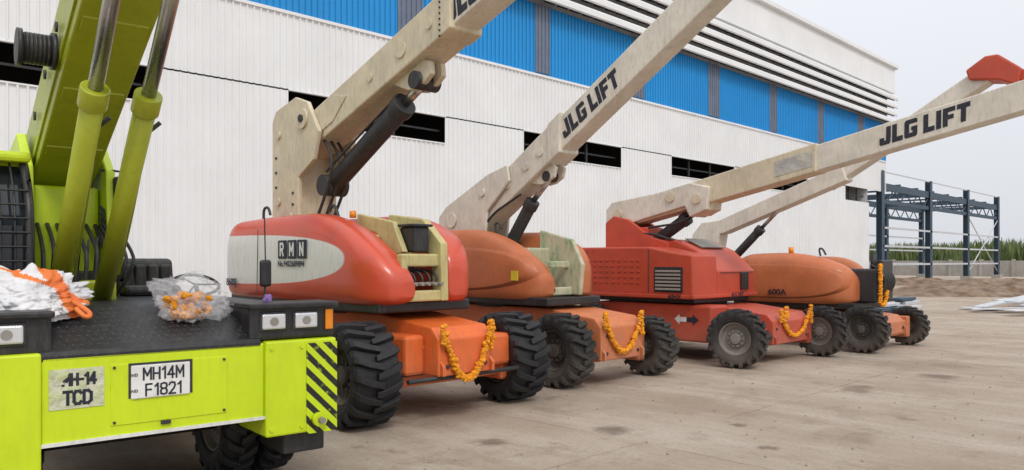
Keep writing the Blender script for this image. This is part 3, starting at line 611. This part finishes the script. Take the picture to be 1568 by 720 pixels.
for k in range(5): tube('engine_hose',[(15.3+.12*k,5.5,1.0),(15.33+.12*k,5.3,1.2),(15.3+.12*k,5.35,1.5),(15.4+.1*k,5.6,1.62)],.025,BLM,r4)
cyl('beacon',(14.95,7.0,1.85),(14.95,7.0,1.98),.05,AMB,r4,16)
tube('lifting_eye',[(14.95,6.4,1.8),(14.95,6.45,1.95),(14.95,6.35,1.95),(14.95,6.3,1.82)],.018,BLM,r4)
prism('boom_upright',[(9.6,1.3),(9.6,2.3),(9.35,2.58),(9.0,2.6),(8.9,2.3),(9.1,1.3)],15.45,15.85,CREAM2,r4,.02)
prism('lower_boom',[(9.3,2.25),(9.4,2.45),(9.2,2.58),(8.9,2.62),(6.2,3.62),(6.1,3.30),(8.8,2.32)],15.452,15.8,CREAM2,r4,.02)
prism('upper_boom',[(6.7,3.38),(6.9,3.2),(6.5,3.15),(3.65,4.86),(3.75,5.16)],15.5,15.85,CREAM2,r4,.02)
prism('red_knuckle',[(3.95,4.92),(4.0,5.1),(3.7,5.3),(3.5,5.3),(3.15,5.0),(3.2,4.7),(3.5,4.85)],15.42,15.93,RED,r4,.03)
prism('red_jib_link',[(3.35,5.1),(3.25,4.85),(2.3,4.3),(2.3,4.55)],15.5,15.85,RED,r4,.02)
hyd(r4,15.6,(8.7,1.7),(7.98,2.4),(7.43,2.93),.09,.04)
text('model_lettering','600A',.16,flank(14.635,7.15,1.08,0),INK,r4,off=.003,sx=1.1)
pts=[]
for k in range(40): pts.append((15.18+random.uniform(-.02,.02),5.36+.0*k,1.62-.018*k))
for k in range(26): pts.append((15.18+.012*k+random.uniform(-.02,.02),5.34,.88-.10*math.sin(k/26*3.14)+.01*k))
blobs('marigold_garland',pts,.033,MAR,r4,.7,4.5)
# ------------------------------------------------------------------ mobile crane (local frame)
cr=Rig('mobile_crane',(1.96,5.08,0),R(-6),world=False)
box('bumper_beam',-.72,.62,.0,.5,.60,1.13,GRN,cr,.012)
box('bumper_lower_strip',-.72,.62,-.012,-.001,.60,.622,WHT,cr,0)
box('bumper_block',.62,1.15,-.03,.62,.47,1.14,GRN,cr,.015)
box('bumper_block',-1.25,-.72,-.03,.55,.44,1.16,GRN,cr,.015)
box('hazard_panel',.915,1.152,-.036,-.031,.46,1.11,HAZ,cr,0); box('hazard_panel_side',1.151,1.156,-.02,.5,.48,1.11,HAZ,cr,0)
box('front_panel_frame',-.35,.36,-.006,.001,.68,1.06,GRN,cr,.004)
for x in(-.33,.34):
    for z in(.70,1.04): cyl('panel_bolt',(x,-.006,z),(x,-.014,z),.009,BLM,cr,8)
for x in(.66,.88): 
    for z in(.52,1.09): cyl('block_bolt',(x,-.03,z),(x,-.042,z),.014,GRN,cr,6)
box('number_plate',-.237,.117,-.020,-.008,.835,1.045,WHT,cr,.006)
box('plate_shadow_sheet',-.25,.135,-.010,-.0065,.84,1.06,BLM,cr,0)  # thin dark sheet behind the plate, painted in as its shadow edge
Mf=lambda x,y,z:Matrix(((1,0,0,x),(0,0,-1,y),(0,1,0,z),(0,0,0,1)))
strokes('plate_text','MH14M',.072,Mf(-.045,-.0210,.988),INK,cr)
strokes('plate_text','F1821',.072,Mf(-.045,-.0210,.886),INK,cr)
for z in(.985,.885): text('plate_mark','IND',.026,Mf(-.221,-.0225,z),BLM,cr,off=.0)
box('peeled_sticker',-.68,-.385,-.005,-.001,.815,1.055,STICK,cr,0)
strokes('sticker_text','MH-14',.065,Mf(-.52,-.0060,.99),INK,cr,w=.24,gap=.16,sx=.8); strokes('sticker_text','TCD',.075,Mf(-.53,-.0060,.88),INK,cr,w=.24)
mesh('peeled_patch',[(-.66,-.0085,1.03),(-.60,-.0085,1.035),(-.58,-.0085,1.01),(-.61,-.0085,.985),(-.60,-.0085,.965),(-.65,-.0085,.96)],[tuple(range(6))],STICK,cr)
cyl('tow_eye',(1.0,-.03,.56),(1.0,-.09,.56),.05,GRN,cr); cyl('tow_pin',(1.0,-.09,.56),(1.0,-.13,.56),.022,GRY,cr)
box('small_lamp',-.06,.0,-.02,-.001,.655,.68,BLM,cr,.004)
prism('sloped_front_deck',[(0.0,1.135),(.02,1.16),(.50,1.39),(.55,1.40),(2.9,1.40),(2.9,1.1),(.0,1.1)],-.80,.60,BLK,cr,.01)
V=[];F=[]
for i in range(26):
    for j in range(9):
        x=-.64+.048*i+(.024 if j%2 else 0); s=.05+j*.05; y=s; z=1.175+(s-.02)*.479
        b0=len(V); d=.009
        V+=[(x-d,y,z+.001),(x,y-d*.6,z+.001-d*.3),(x+d,y,z+.001),(x,y+d*.6,z+.001+d*.3),(x,y-.002,z+.004)]
        F+=[(b0,b0+1,b0+4),(b0+1,b0+2,b0+4),(b0+2,b0+3,b0+4),(b0+3,b0,b0+4)]
mesh('deck_tread_studs',V,F,BLK,cr)
for x0,x1 in((.52,1.16),(-1.3,-.66)):
    box('headlamp_box',x0,x1,.02,.62,1.145,1.385,BLK,cr,.02)
    box('headlamp_cowl',x0-.01,x1+.01,-.03,.3,1.365,1.405,BLK,cr,.012)
    for q in (0,1):
        c_=x0+.17+q*.24
        box('headlamp_bezel',c_-.10,c_+.10,.005,.03,1.205,1.345,BLM,cr,.012); box('headlamp',c_-.085,c_+.085,-.006,.02,1.22,1.33,LENS,cr,.02)
        cyl('headlamp_bulb',(c_,-.012,1.275),(c_,-.004,1.275),.03,GRY,cr)
box('indicator_lamp',1.08,1.14,-.0,.02,1.20,1.35,AMB,cr,.008)
box('side_deck',.5,1.12,.6,3.2,1.05,1.36,BLK,cr,.02)
box('main_frame',-.7,.8,.45,6.0,.55,1.1,BLM,cr,.02)
box('side_skirt',.8,1.13,1.5,4.5,.5,1.05,GRN,cr,.02)
box('underbumper_bracket',.8,1.12,.1,.6,.30,.47,BLM,cr,.02)
wheel('wheel_front_outer',.98,.95,.47,.26,TYR,RIM,cr); wheel('wheel_front_inner',.66,.95,.47,.26,TYR,RIM,cr)
wheel('wheel_front_outer',-1.08,.95,.47,.26,TYR,RIM,cr); wheel('wheel_front_inner',-.76,.95,.47,.26,TYR,RIM,cr)
for x in(.95,-1.05): wheel('wheel_rear',x,4.6,.47,.3,TYR,RIM,cr)
cyl('front_axle',(-1.0,.95,.47),(.9,.95,.47),.09,BLM,cr)
for lx in(-.433,-.13):
    cyl('lift_cylinder_barrel',(lx,1.55,1.26),(lx,.04,2.72),.068,GRB,cr,32)
    cyl('gland_collar',(lx,.10,2.66),(lx,.0,2.76),.085,GRB,cr,32,bev=.008)
    cyl('lift_cylinder_rod',(lx,.04,2.72),(lx,-1.4,4.1),.045,STL,cr,24)
    cyl('port_fitting',(lx+.05,.25,2.55),(lx+.12,.2,2.62),.015,BLM,cr,10)
    tube('cylinder_feed_pipe',[(lx+.06,.3,2.56),(lx+.10,.7,2.18),(lx+.10,1.3,1.6)],.010,GRB,cr)
    box('cylinder_foot',lx-.11,lx+.11,1.4,1.7,1.35,1.55,GRB,cr,.02)
f=lambda y:2.35+.463*(2.1-y)
prism('boom_base_section',[(2.5,f(2.5)),(2.5,f(2.5)+.6),(-.9,f(-.9)+.55),(-.9,f(-.9))],-.50,-.05,GRB,cr,.015)
prism('boom_inner_section',[(-.8,f(-.8)+.05),(-.8,f(-.8)+.5),(-3.5,f(-3.5)+.5),(-3.5,f(-3.5)+.05)],-.46,-.09,GRN,cr,.012)
prism('boom_side_rib',[(2.2,f(2.2)+.1),(2.2,f(2.2)+.16),(-.8,f(-.8)+.16),(-.8,f(-.8)+.1)],-.515,-.50,GRB,cr,.003)
for y in(1.7,1.0,.3): prism('boom_wear_plate',[(y,f(y)-.012),(y,f(y)+.002),(y-.12,f(y-.12)+.002),(y-.12,f(y-.12)-.012)],-.47,-.08,GRB,cr,.003)
for y in(1.8,1.3,.8): disc('boom_pin_boss',-.515,y,f(y)+.35,.035,BLM,cr,.015)
cyl('winch_drum',(-.52,.85,3.14),(-.74,.85,3.14),.10,BLM,cr,28); cyl('winch_flange',(-.72,.85,3.14),(-.75,.85,3.14),.125,BLK,cr,28); cyl('winch_flange',(-.52,.85,3.14),(-.55,.85,3.14),.125,BLK,cr,28)
for k in range(6): cyl('winch_rope_turn',(-.56-.025*k,.85,3.14),(-.578-.025*k,.85,3.14),.106,BLK,cr,24)
for xa,xb in((-.60,-.53),(-.02,.05)):
    prism('turret_side_plate',[(1.9,1.4),(1.75,2.0),(1.8,2.45),(2.2,2.75),(3.0,2.6),(3.3,1.4)],xa,xb,GRN,cr,.012)
box('turret_body',-.52,-.03,2.0,3.4,1.4,2.32,GRN,cr,.03)
box('engine_cover',.05,.20,2.6,4.2,1.4,2.0,GRN,cr,.04)
for k in range(7): tube('hydraulic_hose',[(-.5+.07*k,1.6,1.42),(-.5+.075*k,1.5,1.7+.03*(k%3)),(-.48+.07*k,1.75,1.85+.04*(k%2)),(-.48+.07*k,2.0,2.0)],.016,BLM,cr)
for k in range(5): tube('hydraulic_hose',[(-.2+.06*k,1.7,1.42),(-.12+.06*k,1.5,1.62),(-.05+.05*k,1.6,1.8),(-.05,1.85,1.95+.05*k)],.014,BLM,cr)
box('valve_block',-.45,-.1,1.7,1.95,1.42,1.62,BLM,cr,.015)
for k in range(6): cyl('control_lever',(-.42+.06*k,1.72,1.6),(-.42+.06*k,1.6,1.85+.02*(k%3)),.009,BLM,cr,8)
box('side_mirror',.03,.08,1.72,1.82,2.12,2.40,BLK,cr,.03); tube('mirror_arm',[(-.05,1.85,2.45),(.05,1.8,2.46),(.26,1.75,2.40),(.05,1.77,2.38)],.009,BLM,cr)
box('cab_rear_wall',-1.35,-.62,2.3,2.4,1.1,2.5,GRN,cr,.02)
box('cab_roof',-1.38,-.60,1.35,2.45,2.42,2.50,GRN,cr,.03)
for x in(-1.33,-.64):
    tube('cab_pillar',[(x,1.1,1.4),(x,1.08,1.9),(x,1.2,2.25),(x,1.45,2.42)],.03,BLK,cr)
    for k in range(6): tube('cab_grille_bar',[(x,1.25+.18*k,1.4),(x,1.25+.18*k,2.40)],.009,BLK,cr,False)
    for k in range(5): tube('cab_grille_bar',[(x,1.12,1.55+.18*k),(x,2.3,1.55+.18*k)],.009,BLK,cr,False)
for k in range(9): tube('cab_front_grille_bar',[(-1.33+.086*k,1.1,1.4),(-1.33+.086*k,1.07,1.9),(-1.33+.086*k,1.2,2.25),(-1.33+.086*k,1.45,2.42)],.008,BLK,cr)
for k in range(8): z=1.5+.1*k; tube('cab_front_grille_bar',[(-1.33,1.08+max(0,z-1.95)*.35,z),(-.64,1.08+max(0,z-1.95)*.35,z)],.008,BLK,cr,False)
mesh('cab_glass',[(-1.3,1.16,1.4),(-.66,1.16,1.4),(-.66,1.16,1.95),(-1.3,1.16,1.95),(-.66,1.5,2.40),(-1.3,1.5,2.40)],[(0,1,2,3),(3,2,4,5)],GLASS,cr)
mesh('cab_side_glass',[(-.67,1.2,1.4),(-.67,2.3,1.4),(-.67,2.3,2.4),(-.67,1.5,2.40),(-.67,1.2,1.95)],[(0,1,2,3,4)],GLASS,cr)
box('cab_front_lower',-1.34,-.6,1.0,1.15,1.3,1.44,BLK,cr,.02)
st=Rig('operator_seat',(0,0,0),0,world=False); st.e.parent=cr.e
prism('backrest',[(2.22,1.42),(2.16,1.46),(2.22,1.71),(2.30,1.73),(2.36,1.69),(2.32,1.42)],.14,.62,SEAT,st,.03)
for k in range(4): box('backrest_pad',.18+.105*k,.275+.105*k,2.15,2.2,1.47,1.67,SEAT,st,.02)
box('cushion',.14,.60,1.85,2.24,1.40,1.49,SEAT,st,.035)
for x in(.12,.62): tube('armrest',[(x,2.25,1.46),(x,2.1,1.56),(x,1.9,1.54)],.016,SEAT,st)
sw=[(.62+.19*math.cos(a),1.55+.14*math.sin(a),1.50+.08*math.sin(a)) for a in [i*2*math.pi/28 for i in range(29)]]
tube('steering_wheel_rim',sw,.013,SEAT,cr,False); cyl('steering_column',(.62,1.55,1.50),(.62,1.35,1.3),.018,BLM,cr,12)
for a in(0,2.1,4.2): cyl('steering_spoke',(.62,1.55,1.50),(.62+.19*math.cos(a),1.55+.14*math.sin(a),1.5+.08*math.sin(a)),.008,SEAT,cr,8)
tube('mirror_stalk',[(.76,.35,1.38),(.76,.35,1.52)],.010,BLM,cr,False)
box('wing_mirror',.715,.805,.32,.36,1.51,1.71,BLK,cr,.02)
tube('mirror_stay',[(.76,.34,1.68),(.76,.36,2.05)],.005,BLM,cr,False)
def crumple(name,c,s,mat,rig,seed,amp=.35,sub=5,squash=.6,fine=.10):
    bm=bmesh.new(); bmesh.ops.create_icosphere(bm,subdivisions=sub,radius=1)
    for v in bm.verts:
        p=v.co.copy(); k=1+amp*noise.fractal(p*1.4+Vector((seed,0,0)),1,2,3)+fine*abs(noise.noise(p*5+Vector((0,seed,0))))+fine*.6*abs(noise.noise(p*11+Vector((0,seed,3))))
        q=Vector((p.x*s[0]*k,p.y*s[1]*k,p.z*s[2]*k))
        if q.z<-s[2]*squash: q.z=-s[2]*squash
        q.z+=q.y*.4
        v.co=q+Vector(c)
    me=bpy.data.meshes.new(name); bm.to_mesh(me); bm.free()
    ms=mat if isinstance(mat,list) else [mat]
    for m in ms: me.materials.append(m)
    for p in me.polygons:
        p.use_smooth=True
    o=bpy.data.objects.new(name,me); link(o,rig.e,rig.inv); return o
crumple('purple_ribbon',(.76,.3,1.42),(.03,.03,.03),PURP,cr,5,.6,3)
pb=Rig('plastic_flower_bag',(.23,.38,1.41),0,world=False); pb.e.parent=cr.e
crumple('plastic_skin',(0,0,.02),(.22,.16,.14),PLAS,pb,3,.35,5,.6,.3)
blobs('marigold_flowers',[(random.gauss(-.05,.065),random.uniform(-.15,0),random.uniform(-.09,.06)) for _ in range(120)],.024,MAR,pb,.7,4.5)
cb=Rig('cloth_bag',(-.74,.45,1.47),0,world=False); cb.e.parent=cr.e
o=crumple('bag_body',(0,0,.0),(.30,.18,.15),[BAGW,ORB],cb,11,.5,6,.6,.25)
for p in o.data.polygons:
    q=p.center; wv_=.03*noise.noise(q*9)
    if abs(q.x*.5+q.z+wv_-.13)<.018 or (abs(q.x-.20+q.z*.5+wv_)<.045): p.material_index=1
tube('bag_handle',[(.24,-.12,-.03),(.31,-.17,-.08),(.33,-.20,-.12),(.29,-.2,-.13),(.25,-.15,-.07)],.016,ORB,cb)
# ------------------------------------------------------------------ world, sun, camera
W=bpy.data.worlds.new('World'); S.world=W; W.use_nodes=True; t=W.node_tree; N=t.nodes; L=t.links
bg=N['Background']
sky=N.new('ShaderNodeTexSky'); sky.sky_type='NISHITA'; sky.sun_disc=False; sky.sun_elevation=R(48); sky.sun_rotation=R(205); sky.dust_density=5; sky.air_density=1.2
tc=N.new('ShaderNodeTexCoord'); sp=N.new('ShaderNodeSeparateXYZ'); L.new(tc.outputs['Generated'],sp.inputs[0])
mr=N.new('ShaderNodeMapRange'); mr.inputs[1].default_value=0; mr.inputs[2].default_value=1; L.new(sp.outputs[2],mr.inputs[0])
cl=N.new('ShaderNodeMix'); cl.data_type='RGBA'; L.new(mr.outputs[0],cl.inputs[0]); cl.inputs[6].default_value=(7.4,7.6,8.1,1); cl.inputs[7].default_value=(13.2,13.5,14.0,1)
mx=N.new('ShaderNodeMix'); mx.data_type='RGBA'; mx.inputs[0].default_value=.88; L.new(sky.outputs[0],mx.inputs[6]); L.new(cl.outputs[2],mx.inputs[7])
L.new(mx.outputs[2],bg.inputs[0]); bg.inputs[1].default_value=.105
sd=bpy.data.lights.new('sun','SUN'); sd.energy=1.3; sd.angle=R(14); sd.color=(1,.96,.91)
so=bpy.data.objects.new('sun',sd); S.collection.objects.link(so)
az=R(205); el=R(48)
d=Vector((math.sin(az)*math.cos(el),math.cos(az)*math.cos(el),math.sin(el))); so.rotation_euler=d.to_track_quat('Z','Y').to_euler()
S.view_settings.view_transform='Standard'; S.view_settings.look='None'; S.view_settings.exposure=0
cd=bpy.data.cameras.new('camera'); cam=bpy.data.objects.new('camera',cd); S.collection.objects.link(cam); S.camera=cam
cam.location=(0,0,1.7); cam.rotation_euler=(R(90),0,R(-45)); cd.lens=27.1; cd.sensor_width=36; cd.shift_y=.0255; cd.clip_end=3000; cd.clip_start=.05
